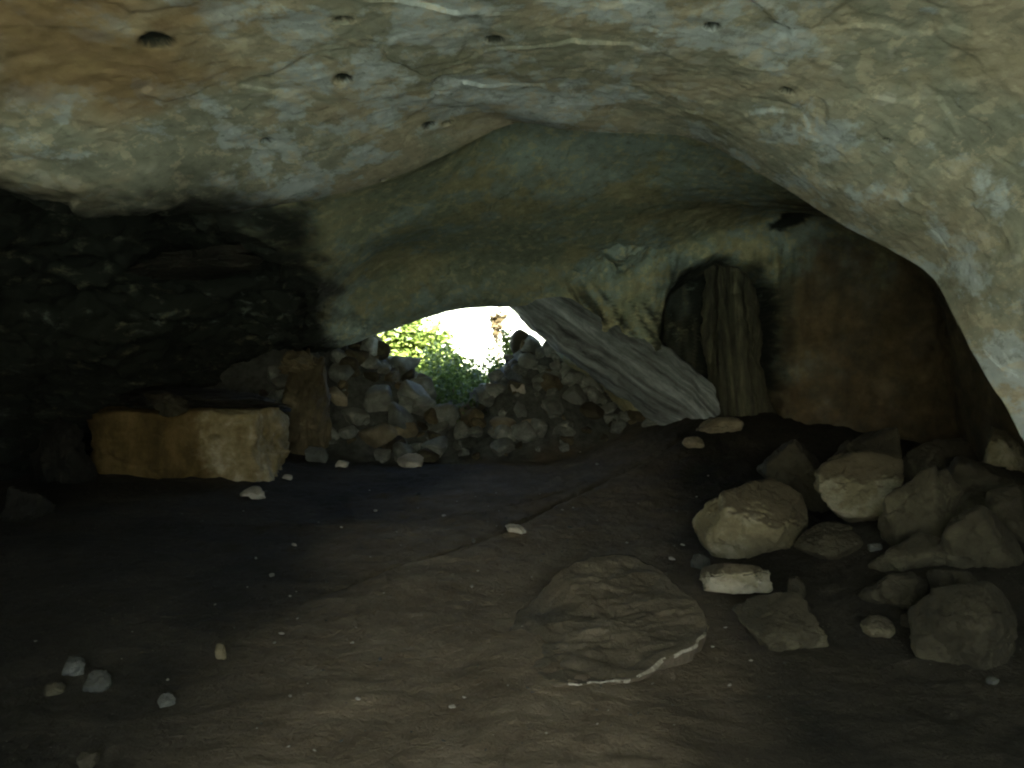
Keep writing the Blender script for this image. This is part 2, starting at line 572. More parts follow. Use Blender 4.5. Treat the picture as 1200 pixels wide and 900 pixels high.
STA = [
    # each station: (v, {column: point}); columns 0 left foot .. 4 left lip .. 12 right foot
    (0.0, {0: (-14, -3.6, -1), 1: (-14, -3.7, 3), 2: (-14, -3.8, 7), 3: (-10, -4.9, 9), 4: (-7, -5, 10), 5: (-4, -5, 11), 6: (-2, -5, 11),
           7: (0, -5, 11.5), 8: (2, -5, 11), 9: (5, -5, 10), 10: (12, -4.9, 9), 11: (14, -4.7, 4), 12: (14, -4.6, -1)}),
    (1.0, {0: (-2.3, -3, -.4), 1: (-2.4, -3, .8), 2: (-2.4, -3, 1.7), 3: (-2.2, -3, 2.5), 4: (-1.9, -3, 2.9), 5: (-1.4, -3, 3.25), 6: (-.7, -3, 3.45),
           7: (0, -3, 3.5), 8: (.8, -3, 3.45), 9: (1.6, -3, 3.2), 10: (2.2, -3, 2.6), 11: (2.5, -3, 1.2), 12: (2.5, -3, -.4)}),
    (2.0, {0: (-4.1, -.5, -.4), 1: (-4.2, -.5, .8), 2: (-4.1, -.5, 1.8), 3: (-3.6, -.5, 2.7), 4: (-3.1, -.5, 2.9), 5: (-2.1, -.5, 3.2), 6: (-1.0, -.5, 3.42),
           7: (0, -.5, 3.52), 8: (1.1, -.5, 3.48), 9: (2.2, -.5, 3.2), 10: (3.2, -.5, 2.5), 11: (3.7, -.5, 1.1), 12: (3.8, -.5, -.4)}),
    (3.0, {0: (-4.8, 2, -.4), 1: (-4.9, 2, .8), 2: (-4.7, 2, 1.9), 3: (-3.9, 2, 2.85), 4: (-3.4, 2, 2.6), 5: (-2.2, 2, 3.1), 6: (-1.1, 2, 3.32),
           7: (0, 2, 3.42), 8: (1.15, 2, 3.4), 9: (2.3, 2, 3.15), 10: (3.2, 2, 2.45), 11: (3.7, 2, 1.2), 12: (3.8, 2, -.4)}),
    (4.0, {0: (-5.3, 4.2, -.4), 1: (-5.4, 4.3, .8), 2: (-5.1, 4.4, 2.0), 3: (-4.1, 4.4, 2.95), 4: (-3.3, 4.3, 2.60), 5: (-2.2, 4.2, 3.08), 6: (-1.1, 4.2, 3.32),
           7: (0, 4.2, 3.44), 8: (1.1, 4.2, 3.43), 9: (2.2, 4.1, 3.15), 10: (3.05, 4.0, 2.45), 11: (3.5, 3.9, 1.2), 12: (3.65, 3.9, -.4)}),
    (5.0, {0: (-5.5, 5.6, -.4), 1: (-5.6, 5.6, .8), 2: (-5.2, 5.7, 2.0), 3: (-3.8, 5.8, 2.95), 4: at(100, 258, 5.6), 5: (-1.9, 5.5, 3.05), 6: (-.95, 5.5, 3.32),
           7: (.1, 5.5, 3.46), 8: (1.1, 5.4, 3.40), 9: (2.05, 5.2, 3.02), 10: (2.92, 5.0, 2.35), 11: (3.4, 4.8, 1.2), 12: (3.9, 4.7, -.4)}),
    (6.0, {0: (-5.6, 6.8, -.4), 1: (-5.7, 6.8, .8), 2: (-5.3, 6.9, 2.0), 3: (-3.5, 6.9, 3.0), 4: at(235, 250, 6.7), 5: at(450, 212, 7.2), 5.5: at(520, 184, 7.0), 6: at(602, 149, 6.8),
           6.5: at(665, 155, 6.7), 7: at(735, 159, 6.6), 7.5: at(795, 161, 6.5), 8: at(850, 181, 6.4), 8.5: at(915, 217, 6.3), 9: at(985, 260, 6.1), 9.5: at(1045, 292, 5.9), 10: at(1094, 324, 5.7),
           10.5: at(1124, 375, 5.5), 11: at(1162, 450, 5.3), 12: (4.0, 5.1, -.4)}),
    (6.35, {0: (-5.6, 7.1, -.4), 1: (-5.7, 7.1, .8), 2: (-5.3, 7.2, 2.0), 3: (-3.5, 7.2, 2.95), 4: at(262, 268, 7.0), 5: at(450, 222, 7.6), 5.5: at(520, 190, 7.4), 6: at(602, 143, 7.15),
            6.5: at(665, 132, 7.0), 7: at(735, 126, 6.9), 7.5: at(800, 122, 6.8), 8: at(865, 135, 6.7), 8.5: at(935, 165, 6.6), 9: at(1020, 205, 6.5), 9.5: at(1095, 240, 6.4), 10: at(1160, 280, 6.3),
            10.5: (4.3, 6.3, 1.9), 11: (4.6, 6.2, 1.4), 12: (4.9, 6.2, -.4)}),
    (7.0, {0: (-5.6, 8.6, -.4), 1: (-5.7, 8.6, .9), 2: (-5.2, 8.6, 1.9), 3: (-3.2, 8.8, 2.8), 4: at(352, 322, 8.6), 5: at(450, 275, 9.0), 6: at(560, 248, 9.2),
           7: at(650, 236, 9.2), 8: at(760, 226, 9.0), 9: at(890, 235, 8.8), 10: (4.1, 8.4, 2.9), 11: (4.8, 8.2, 1.5), 12: (4.9, 8.2, -.4)}),
    (8.0, {0: (-5.5, 10.4, -.4), 1: (-5.5, 10.4, .8), 2: (-5.0, 10.4, 1.5), 3: (-3.0, 10.4, 2.25), 4: at(372, 372, 10.4), 5: at(440, 322, 10.8), 6: at(530, 305, 11.0),
           7: at(640, 302, 11.1), 8: at(760, 282, 11.0), 9: at(895, 262, 10.8), 10: (4.7, 10.2, 2.6), 11: (5.0, 10.0, 1.3), 12: (5.0, 10.0, -.4)}),
    (9.0, {0: (-4.4, 12.2, -.4), 1: (-4.4, 12.2, .6), 2: at(270, 435, 12.2), 3: at(318, 415, 12.2), 4: at(380, 408, 12.3), 5: at(446, 388, 12.5), 6: at(520, 363, 12.6),
           7: at(588, 356, 12.6), 8: at(622, 363, 12.5), 9: at(640, 393, 12.3), 10: at(668, 425, 12.15), 11: at(730, 470, 12.0), 12: (1.9, 12.0, -.4)}),
    (9.5, {0: (-4.7, 13.4, -.4), 1: (-4.7, 13.4, .7), 2: (-4.4, 13.4, 1.5), 3: (-3.8, 13.4, 2.0), 4: (-3.1, 13.5, 2.3), 5: (-2.3, 13.6, 2.55), 6: (-1.2, 13.7, 2.9),
           7: (-.1, 13.7, 3.0), 8: (.6, 13.6, 2.8), 9: (1.2, 13.5, 2.2), 10: (1.8, 13.4, 1.5), 11: (2.3, 13.3, .8), 12: (2.4, 13.3, -.4)}),
    (10.5, {0: (-14, 14.5, -1), 1: (-14, 14.5, 2), 2: (-13, 14.6, 3.5), 3: (-10, 14.7, 4.2), 4: (-7, 14.8, 4.5), 5: (-4, 14.8, 4.5), 6: (-2, 14.8, 4.6),
            7: (0, 14.8, 4.6), 8: (2, 14.8, 4.5), 9: (5, 14.8, 4.5), 10: (10, 14.7, 4.2), 11: (14, 14.5, 2), 12: (14, 14.5, -1)}),
]


def cr(ts, P, t):
    """cubic Hermite through points with finite-difference tangents (non-uniform), vectorised over t"""
    ts = np.asarray(ts, float)
    P = np.asarray(P, float)
    M = np.zeros_like(P)
    n = len(ts)
    h = np.diff(ts)
    dl = (P[1:] - P[:-1]) / h.reshape(-1, *([1] * (P.ndim - 1)))
    M[0], M[-1] = dl[0], dl[-1]
    for i in range(1, n - 1):
        M[i] = (dl[i - 1] * h[i] + dl[i] * h[i - 1]) / (h[i] + h[i - 1])
    i = np.clip(np.searchsorted(ts, t, side='right') - 1, 0, n - 2)
    hh = h[i]
    u = (t - ts[i]) / hh
    sh = (-1,) + (1,) * (P.ndim - 1)
    u = u.reshape(sh)
    hh = hh.reshape(sh)
    return ((2 * u**3 - 3 * u**2 + 1) * P[i] + (u**3 - 2 * u**2 + u) * hh * M[i] +
            (-2 * u**3 + 3 * u**2) * P[i + 1] + (u**3 - u**2) * hh * M[i + 1])


NU = 800
uu = np.linspace(0, 12, NU)
curves = []
for v, d in STA:
    ks = sorted(d)
    curves.append(cr(ks, [d[k] for k in ks], uu))
vs = np.array([s[0] for s in STA])


def vspan(a, b, n):
    return np.linspace(a, b, n, endpoint=False)


# two separate runs so that the lip keeps its crease
near_v = np.concatenate([vspan(0, 1, 8), vspan(1, 3, 40), vspan(3, 4, 110), vspan(4, 5, 100), np.linspace(5, 6, 90)])
in_v = np.concatenate([vspan(6, 6.35, 24), vspan(6.35, 7, 70), vspan(7, 8, 80), vspan(8, 9, 110), vspan(9, 9.5, 20), np.linspace(9.5, 10.5, 12)])
i6 = list(vs).index(6.0)
G1 = cr(vs[:i6 + 1], np.array(curves[:i6 + 1]), near_v)
G2 = cr(vs[i6:], np.array(curves[i6:]), in_v)
G = np.concatenate([G1, G2[1:]], 0)
VV = np.concatenate([near_v, in_v[1:]])
n_near = len(near_v)
V_OUT = (VV < 2.9) | (VV > 9.2)
N = grid_normals(G)          # points into the rock or the void; settled below
mid = G[len(near_v) - 100, NU // 2]
nm = N[len(near_v) - 100, NU // 2]
if nm[2] < 0:
    N = -N                    # make it point up / outward, into the rock
Pf = G.reshape(-1, 3)
Nf = N.reshape(-1, 3)
UU = np.tile(uu, len(VV))
VF = np.repeat(VV, NU)
bed = Pf * np.array([0.6, 0.6, 1.6])      # bedding: features lie flat
d = 0.10 * fbm(bed, 1.5, 3, 0.5, seed=21)
d += 0.018 * fbm(bed, 0.5, 4, 0.55, seed=22)
d += 0.010 * fbm(Pf, 0.14, 4, 0.6, seed=23)
d += 0.006 * fbm(Pf * np.array([1.0, 0.7, 1.0]), 0.2, 4, 0.6, seed=24)
bq = Pf * np.array([0.8, 0.62, 1.0])
d += 0.010 * chips(bq, 0.42, 300) + 0.005 * chips(bq, 0.15, 310)
left = 1 - sstep(3.2, 4.6, UU)
lay = (Pf[:, 2] + 0.16 * Pf[:, 1] + 0.22 * fbm(Pf, 0.9, 3, seed=35)) / 0.26
d += left * 0.13 * ((lay % 1.0) - 0.5) * (0.6 + 0.8 * fbm(Pf, 0.5, 2, seed=36))
flu = sstep(0.9, 1.5, Pf[:, 0]) * sstep(4.6, 3.9, Pf[:, 0]) * sstep(7.0, 7.3, VF) * sstep(9.0, 8.8, VF) * sstep(3.3, 2.9, Pf[:, 2])
d += flu * (0.22 * fbm(Pf * np.array([1, 1, 0.12]), 0.42, 4, 0.55, seed=37, ridged=True))
d += left * (0.26 * fbm(bed * np.array([1, 1, 1.6]), 0.8, 5, 0.6, seed=31, ridged=True) + 0.08 * fbm(bed * np.array([1, 1, 2.0]), 0.25, 3, 0.6, seed=32))
right_wall = sstep(8.5, 10, UU) * sstep(6.2, 7, VF)
d += right_wall * 0.10 * fbm(Pf, 0.7, 4, 0.55, seed=33)
# calmer exactly at the lip and the far opening so that their outlines hold
calm = 1 - 0.55 * np.exp(-((VF - 6.0) / 0.25) ** 2) * sstep(4.4, 5, UU) - 0.6 * np.exp(-((VF - 9.0) / 0.15) ** 2)
d *= calm
Pf = Pf + Nf * d[:, None]
# pits and small solution holes in the roof
PITS = [(183, 50, 0.10, 0.06), (403, 91, 0.07, 0.05), (579, 47, 0.08, 0.06), (405, 24, 0.06, 0.05), (313, 164, 0.05, 0.05), (502, 147, 0.075, 0.05), (524, 144, 0.05, 0.045),
        (608, 144, 0.05, 0.06), (836, 31, 0.06, 0.045), (922, 107, 0.045, 0.045), (1040, 165, 0.035, 0.06), (450, 211, 0.035, 0.06)]
vis = (VF > 3.0) & (VF <= 6.0)
idx = np.where(vis)[0]
Q = Pf[idx]
# pixel of each roof vertex
cp_, sp_ = math.cos(PITCH), math.sin(PITCH)
rel = Q - np.array([0, 0, CAM_Z])
fw = rel[:, 1] * cp_ - rel[:, 2] * sp_
up = rel[:, 1] * sp_ + rel[:, 2] * cp_
PX = 600 + F * rel[:, 0] / np.maximum(fw, 0.01)
PY = 450 - F * up / np.maximum(fw, 0.01)
hole = np.zeros(len(Pf))
hole_shade = np.zeros(len(Pf))
for px, py, ra, rb in PITS:
    ra *= 0.72
    j = idx[np.argmin((PX - px) ** 2 + (PY - py) ** 2)]
    c = Pf[j]
    e = Pf[idx] - c
    n = fbm(Pf[idx], 0.12, 3, seed=77) * 0.6
    r = np.sqrt((e[:, 0] / ra) ** 2 + (e[:, 1] / (ra * 1.35)) ** 2 + (e[:, 2] / ra) ** 2) + n
    hole[idx] = np.maximum(hole[idx], 1 - sstep(0.75, 1.0, r))
    hole_shade[idx] = np.maximum(hole_shade[idx], 1 - sstep(0.85, 1.15, r))  # darkness inside the shallow pits is painted on
Pf = Pf + Nf * (hole * 0.05)[:, None]
# alcoves behind the flowstone pillars of the back wall
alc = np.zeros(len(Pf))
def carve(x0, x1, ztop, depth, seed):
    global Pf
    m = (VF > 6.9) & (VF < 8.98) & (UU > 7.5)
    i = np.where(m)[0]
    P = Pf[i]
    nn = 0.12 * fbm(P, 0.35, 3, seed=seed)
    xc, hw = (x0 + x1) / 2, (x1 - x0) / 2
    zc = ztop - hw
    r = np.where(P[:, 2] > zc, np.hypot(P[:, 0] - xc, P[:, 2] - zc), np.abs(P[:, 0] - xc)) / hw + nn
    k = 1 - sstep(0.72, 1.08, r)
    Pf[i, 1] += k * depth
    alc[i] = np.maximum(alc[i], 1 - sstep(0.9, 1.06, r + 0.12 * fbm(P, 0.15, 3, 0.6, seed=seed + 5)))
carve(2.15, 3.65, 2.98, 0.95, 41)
# masks: ochre iron stain at the upper left, painted shade along the left ledges, blackened alcoves
on = fbm(Pf, 0.5, 4, 0.6, seed=51)
oc = np.array(at(90, 30, 4.0))
ochre = 0.75 * sstep(0.85, 0.3, np.linalg.norm((Pf - oc) * np.array([0.9, 0.7, 1.5]), axis=1) + 0.5 * on) * (VF < 6)
wr = np.array(at(1050, 420, 8.6))
brown = (0.92 * sstep(2.75, 1.5, np.linalg.norm((Pf - wr) * np.array([1, 0.7, 1.1]), axis=1) + 0.8 * on) * (VF > 6.2))  # reddish brown of the right recess, darkened to stand for its shade
dk = np.array(at(926, 258, 10.6))
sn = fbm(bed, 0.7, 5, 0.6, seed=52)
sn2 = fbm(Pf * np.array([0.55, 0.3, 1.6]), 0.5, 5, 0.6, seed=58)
shade_stain = sstep(4.78, 3.95, UU + 0.35 * sn + 0.75 * sn2 + 0.3 * fbm(Pf * np.array([1.6, 0.22, 1.2]), 0.3, 4, 0.6, seed=57)) * (VF < 9.2) * (VF > 2.6)  # unlit left recess: its shade is put into the rock colour
shade_stain = np.maximum(shade_stain, hole_shade)
shade_stain = np.maximum(shade_stain, (VF > 6.6) * sstep(0.26, 0.16, np.linalg.norm((Pf - dk) * np.array([1, 0.35, 1.4]), axis=1) + 0.16 * fbm(Pf, 0.2, 3, 0.6, seed=59)))
al = fbm(Pf * np.array([3.5, 3.5, 0.5]), 0.6, 4, 0.6, seed=53)
sx = Pf[:, 0]
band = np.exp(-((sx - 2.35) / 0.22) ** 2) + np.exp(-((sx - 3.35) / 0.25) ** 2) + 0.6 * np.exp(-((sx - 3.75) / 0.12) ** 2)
shade_stain = np.maximum(shade_stain, np.clip(band * 1.1 + 0.7 * al - 0.25, 0, 1) * sstep(3.1, 2.8, Pf[:, 2] + 0.2 * al) * ((VF > 7.2) & (VF < 9) & (UU > 7.5)))
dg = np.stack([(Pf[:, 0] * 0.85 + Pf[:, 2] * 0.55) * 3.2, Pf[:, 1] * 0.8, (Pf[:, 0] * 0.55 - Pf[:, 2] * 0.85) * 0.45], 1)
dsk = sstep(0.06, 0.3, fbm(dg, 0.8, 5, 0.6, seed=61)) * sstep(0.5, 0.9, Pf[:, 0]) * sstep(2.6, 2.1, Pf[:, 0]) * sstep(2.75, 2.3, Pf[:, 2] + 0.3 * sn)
shade_stain = np.maximum(shade_stain, 0.9 * dsk * (VF > 7.2) * (VF < 8.95) * (UU > 7.2))
shade_stain = np.maximum(shade_stain, alc * np.clip(0.97 + 0.3 * al, 0, 1))
G = Pf.reshape(len(VV), NU, 3)
ochre = ochre.reshape(len(VV), NU)
shade_stain = shade_stain.reshape(len(VV), NU)
brown = brown.reshape(len(VV), NU)
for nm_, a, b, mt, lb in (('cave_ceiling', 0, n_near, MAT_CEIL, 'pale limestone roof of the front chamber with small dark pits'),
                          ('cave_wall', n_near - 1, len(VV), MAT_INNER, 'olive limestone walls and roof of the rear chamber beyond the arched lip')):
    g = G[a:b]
    me = mesh_from(nm_, g.reshape(-1, 3), grid_faces(NU, b - a), mt, attrs={'ochre': ochre[a:b].ravel(), 'shade_stain': shade_stain[a:b].ravel(), 'brown': brown[a:b].ravel()})
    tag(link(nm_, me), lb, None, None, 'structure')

# ------------------------------------------------------------------ rocks
def ico(sub):
    bm = bmesh.new()
    bmesh.ops.create_icosphere(bm, subdivisions=sub, radius=1.0)
    V = np.array([v.co[:] for v in bm.verts])
    Fc = np.array([[v.index for v in f.verts] for f in bm.faces])
    bm.free()
    return V, Fc


ICO = {s: ico(s) for s in (3, 4, 5, 6)}


def rock_shape(seed, dims, sub=5, facets=11, rough=0.05, blocky=0.0, cut=(0.62, 0.95)):
    rng = np.random.RandomState(seed)
    V, Fc = ICO[sub]
    V = V.copy()
    r = np.ones(len(V)) * 1.12
    for i in range(facets):
        n = rng.normal(size=3)
        n /= np.linalg.norm(n)
        dd = rng.uniform(*cut)
        c = V @ n
        lim = np.where(c > 0.05, dd / np.maximum(c, 0.05), 9)
        kk = 26.0
        r = -np.log(np.exp(-kk * r) + np.exp(-kk * np.minimum(lim, 3))) / kk
    if blocky:
        p = 14.0
        rb = 1 / (np.abs(V) ** p).sum(1) ** (1 / p)
        r = r * (1 - blocky) + rb * blocky
    P = V * r[:, None]
    off = rng.uniform(-50, 50, 3)
    n = fbm(P + off, 0.8, 3, 0.5, seed=seed) * rough * 1.6 + fbm(P + off, 0.25, 4, 0.6, seed=seed + 3) * rough * 0.7
    if sub >= 5:
        n = n + chips(P + off, 0.5, seed + 400) * rough * 1.3 + chips(P + off, 0.2, seed + 430) * rough * 0.5
    P = P + V * n[:, None]
    P = P / np.abs(P).max(0) * np.array(dims) / 2
    return P, Fc


def rock(name, mat, seed, dims, loc, rot=(0, 0, 0), sub=5, **kw):
    P, Fc = rock_shape(seed, dims, sub, **kw)
    o = link(name, mesh_from(name, P, Fc, mat))
    o.location = loc
    o.rotation_euler = rot
    return o


def pix_rock(name, label, cat, mat, px, py, wpx, hpx, Y, seed, group=None, depth=0.9, tilt=0.0, extra=0.0, rot=None, **kw):
    """a rock whose outline covers wpx x hpx photo pixels round (px, py) at distance Y; extra lengthens it downward (buried part)"""
    x, y, z = at(px, py, Y)
    wd, hd = wpx * Y / F, hpx * Y / F
    h2 = hd + extra
    dims = (wd, max(wd, hd) * depth, h2)
    o = rock(name, mat, seed, dims, (x, y + dims[1] * 0.25, z - extra / 2), (0, tilt, 0) if rot is None else rot, **kw)
    tag(o, label, cat, group)
    return o


GB = 'boulders tumbled along the right side'
B = [
    # label, material, px, py, w, h, Y, seed, tilt, extra
    ('big pale limestone boulder standing alone beside the flat slab', MAT_BOULDER, 889, 607, 132, 112, 6.3, 3, 0.35, 0.10),
    ('squat boulder with a pale flat front and earth-brown top', MAT_BOULDER, 1022, 576, 112, 92, 6.7, 8, -0.1, 0.12),
    ('round brown boulder leaning on the pale-fronted squat boulder', MAT_DARK, 1102, 592, 92, 100, 6.1, 12, 0.2, 0.2),
    ('long dark boulder at the right edge with a blue-grey lower face', MAT_DARK, 1170, 570, 140, 70, 6.3, 15, -0.25, 0.15),
    ('ochre-brown boulder below the long dark boulder at the right edge', MAT_DARK, 1165, 632, 110, 85, 5.6, 19, 0.1, 0.2),
    ('low mossy grey boulder in the lower right corner of the pile', MAT_DARK, 1160, 740, 130, 85, 4.6, 23, -0.15, 0.15),
    ('wedge of brown rock between the ochre boulder and the mossy boulder', MAT_DARK, 1135, 690, 60, 50, 5.1, 27, -0.5, 0.1),
    ('flat tan stone lying in front of the big pale boulder', MAT_BOULDER, 868, 681, 88, 42, 5.5, 31, -0.08, 0.05),
    ('dark flat stone half sunk right of the slab tip', MAT_DARK, 930, 735, 98, 52, 4.7, 35, 0.0, 0.05),
    ('dark stone with a pale lower edge between the two pale boulders', MAT_DARK, 985, 640, 74, 40, 6.0, 38, 0.1, 0.05),
    ('dark stone behind and above the big pale boulder', MAT_DARK, 938, 536, 84, 46, 7.8, 44, 0.05, 0.3),
    ('yellow-green stone against the right wall on top of the pile', MAT_BOULDER, 1184, 518, 56, 38, 6.6, 47, 0.0, 0.3),
    ('dark ridge-backed rock on the pile behind the squat boulder', MAT_DARK, 1030, 528, 100, 44, 7.5, 51, -0.1, 0.4),
    ('dark knobbly rock at the right edge between the long boulder and the ochre one', MAT_DARK, 1196, 606, 70, 60, 5.9, 53, 0.2, 0.2),
    ('low dark rock in the black hollow left of the ochre boulder', MAT_DARK, 1076, 650, 80, 40, 5.7, 54, 0.0, 0.1),
    ('dark rock sunk in the earth left of the brown wedge', MAT_DARK, 1060, 694, 90, 40, 5.1, 57, 0.1, 0.1),
    ('dark rock filling the gap under the right wall', MAT_DARK, 1120, 530, 90, 44, 7.2, 52, 0.1, 0.5),
]
for i, (lb, mt, px, py, wp, hp, Y, sd, tl, ex) in enumerate(B):
    Y = min(Y, ground_hit(px, py + hp * 0.42)[1])
    if mt is MAT_DARK:
        wp, hp = wp * 1.16, hp * 1.16
    pix_rock('boulder', lb, 'boulder', mt, px, py, wp, hp, Y, sd, GB, tilt=tl, extra=ex, sub=6, rough=0.05, facets=11 if i == 0 else 15, cut=(0.62, 0.95) if i == 0 else (0.5, 0.9))

SM = [
    ('small blue-grey stone at the left foot of the big pale boulder', MAT_DIM, 822, 659, 26, 20),
    ('small upright grey stone below the dark gap of the pile', MAT_DARK, 934, 690, 24, 28),
    ('tiny stone in the black gap of the pile', MAT_DIM, 1027, 642, 17, 11),
    ('pale yellow pebble left of the brown wedge of rock', MAT_TAN, 1105, 726, 15, 12),
    ('dark grey stone on the earth left of the mossy boulder', MAT_DARK, 1076, 730, 34, 22),
    ('dull greenish stone in the dark earth right of the sunk flat stone', MAT_DARK, 1032, 736, 40, 26),
    ('yellowish pebble just behind the sunk dark flat stone', MAT_TAN, 875, 720, 24, 10),
    ('small stone near the bottom right edge of the floor', MAT_DIM, 1165, 800, 16, 9),
    ('pinkish flat stone at the rear right rise of the floor', MAT_TAN, 846, 497, 56, 22),
    ('yellow stone on the rear right rise of the floor', MAT_TAN, 815, 520, 30, 14),
    ('grey stone on the dark left floor, left one of a pair', MAT_DIM, 83, 784, 30, 22),
    ('grey stone on the dark left floor, right one of a pair', MAT_DIM, 110, 803, 34, 24),
    ('dull stone sunk in the dark soil left of the pair of grey stones', MAT_DARK, 60, 808, 26, 16),
    ('upright brownish stone alone on the left floor', MAT_BROWN, 258, 763, 13, 22),
    ('slanting grey stone right of the pair of grey stones', MAT_DIM, 194, 823, 20, 17),
    ('grey stone at the bottom left edge of the floor', MAT_DARK, 102, 890, 30, 18),
    ('white flat chip at the foot of the ochre block', MAT_PALE, 296, 579, 34, 13),
    ('pale stone in front of the left rubble heap beside the ochre block', MAT_RUBBLE, 368, 533, 32, 20),
    ('small pale stone right of the one beside the ochre block', MAT_PALE, 400, 544, 17, 9),
    ('pale bluish flat stone out in front of the rubble', MAT_PALE, 481, 540, 34, 18),
    ('white curved chip on the brown floor behind the slab', MAT_PALE, 604, 621, 27, 9),
    ('small white stone at the tip of the ochre block', MAT_PALE, 336, 559, 13, 9),
]
for i, (lb, mt, px, py, wp, hp) in enumerate(SM):
    x, y, z = ground_hit(px, py + hp * 0.4)
    s = y / F
    wd, hd = wp * s, hp * s
    o = rock('stone', mt, 200 + i * 7, (wd, wd * 0.85, hd * 1.35), (x, y + wd * 0.2, z + hd * 0.22), (0, random.Random(i).uniform(-.25, .25), 0), sub=5, facets=9, cut=(0.7, 0.97), rough=0.07)
    tag(o, lb, 'stone')

# pebbles strewn over the earth floor
PB = [(318, 677), (383, 683), (382, 728), (413, 755), (330, 744), (322, 756), (490, 580), (560, 670), (634, 658), (668, 620), (665, 634), (793, 600), (785, 606), (632, 722),
      (787, 657), (735, 637), (553, 690), (300, 655), (290, 690), (340, 700), (345, 640), (555, 635), (470, 640), (700, 610), (835, 760), (880, 775), (920, 778), (855, 805),
      (850, 738), (612, 735), (560, 783), (530, 832), (595, 805), (420, 820), (445, 775), (340, 820), (700, 850), (790, 850), (640, 860), (400, 870), (252, 710), (275, 738),
      (440, 600), (520, 605), (400, 620), (365, 600), (672, 596), (748, 590), (680, 530), (665, 512), (740, 520), (700, 545), (610, 560), (560, 555), (830, 560), (800, 640)]
rp = random.Random(4)
for _ in range(150):
    PB.append((rp.gauss(540, 190), 575 + 310 * rp.random() ** 1.3))
PB = [(a, b) for a, b in PB if 20 < a < 1180]
pm = {}
for i, (px, py) in enumerate(PB):
    x, y, z = ground_hit(px, py)
    sz = rp.choice([3, 4, 4.5, 5.5, 7, 9] if i < 56 else [2, 2, 2.5, 3, 3.5, 5]) * rp.uniform(.85, 1.15) * y / F * (1.0 if y > 4 else 1.1)
    key = (i % 6, 'p' if rp.random() < (0.7 if i < 56 else 0.3) else 't')
    if key not in pm:
        P, Fc = rock_shape(500 + i, (1, rp.uniform(.4, .85), rp.uniform(.3, .5)), 3, rough=0.12)
        pm[key] = mesh_from('pebble', P, Fc, MAT_PALE if key[1] == 'p' else MAT_DIM)
    o = link('pebble', pm[key])
    o.location = (x, y, z + sz * 0.15)
    o.scale = (sz, sz, sz)
    o.rotation_euler = (rp.uniform(-.3, .3), rp.uniform(-.3, .3), rp.uniform(0, 6))
    tag(o, 'tiny pebble strewn on the brown earth floor', 'pebble', 'pebbles strewn over the cave floor')

# ------------------------------------------------------------------ the flat slab in the floor
SLAB = [(592, 742), (612, 772), (640, 799), (662, 802), (700, 797), (745, 792), (790, 766), (834, 739), (822, 712), (800, 690), (770, 664), (735, 648), (700, 650), (660, 668), (625, 700)]
pts = []
for px, py in SLAB:
    k = (py - 640) / 160.0
    zt = 0.035 + 0.22 * (1 - k)          # the top tilts up away from the camera
    if px < 640:
        zt *= 0.4
    d_ = np.array(at(px, py, 1.0)) - np.array((0, 0, CAM_Z))
    yy = (zt - CAM_Z) / d_[2]
    pts.append((d_[0] * yy, yy, zt))
pts = np.array(pts)
cen = pts.mean(0)
ang = np.linspace(0, len(pts), 180, endpoint=False)
ring = cr(np.arange(len(pts) + 1), np.vstack([pts, pts[:1]]), ang)
ring[:, 0] += 0.05 * fbm(ring, 0.22, 4, 0.6, seed=401)
ring[:, 1] += 0.07 * fbm(ring, 0.22, 4, 0.6, seed=402)
rows = []
NR = 46
for r in np.linspace(0.0, 1.0, NR):
    rows.append(cen + (ring - cen) * r)
top = np.array(rows)
for k, (sc, dz) in enumerate(((1.0, -0.014), (0.985, -0.04), (0.96, -0.1), (0.95, -0.6))):
    rr = cen + (ring - cen) * sc
    rr[:, 2] += dz * (1 + 0.8 * fbm(rr, 0.16, 3, seed=97))
    rr[:, :2] += 0.02 * np.stack([fbm(rr, 0.15, 3, seed=99 + k), fbm(rr, 0.15, 3, seed=199 + k)], 1)
    top = np.concatenate([top, rr[None]], 0)
T = top.reshape(-1, 3)
rad = np.repeat(np.concatenate([np.linspace(0, 1, NR), [1] * 4]), 180)
T[:, 2] += (0.055 * fbm(T * np.array([0.7, 1.25, 1]), 0.42, 5, 0.58, seed=91) + 0.035 * fbm(T * np.array([0.6, 1.5, 1]), 0.17, 4, 0.6, seed=92) + 0.01 * chips(T, 0.16, 93) - 0.012) * (1 - 0.7 * rad ** 6)
nr = len(top)
fc = []
for a in range(nr - 1):
    for b in range(180):
        fc.append((a * 180 + b, a * 180 + (b + 1) % 180, (a + 1) * 180 + (b + 1) % 180, (a + 1) * 180 + b))
fc = np.array(fc)[:, ::-1]
edge = np.repeat(np.concatenate([np.zeros(NR - 2), [1, 1, 0.4, 0.4, 0.4]]), 180)
T[:, 0] -= cen[0]; T[:, 1] -= cen[1]
me = mesh_from('rock_slab', T, fc, MAT_SLAB)
me.materials.append(MAT_EDGE)
mi = np.zeros(len(fc), dtype=np.int32)
fcen = T[fc].mean(1)
rim = (edge > 0.9) & (fbm(fcen, 0.12, 3, seed=98) > -0.3) & (fcen[:, 1] < -0.2) & (fcen[:, 0] > -0.28)
mi[rim] = 1
me.polygons.foreach_set('material_index', mi)
o = link('rock_slab', me)
o.location = (cen[0], cen[1], 0)
tag(o, 'broad flat slab with a rough brown top and thin pale front edge, set in the floor', 'rock slab')

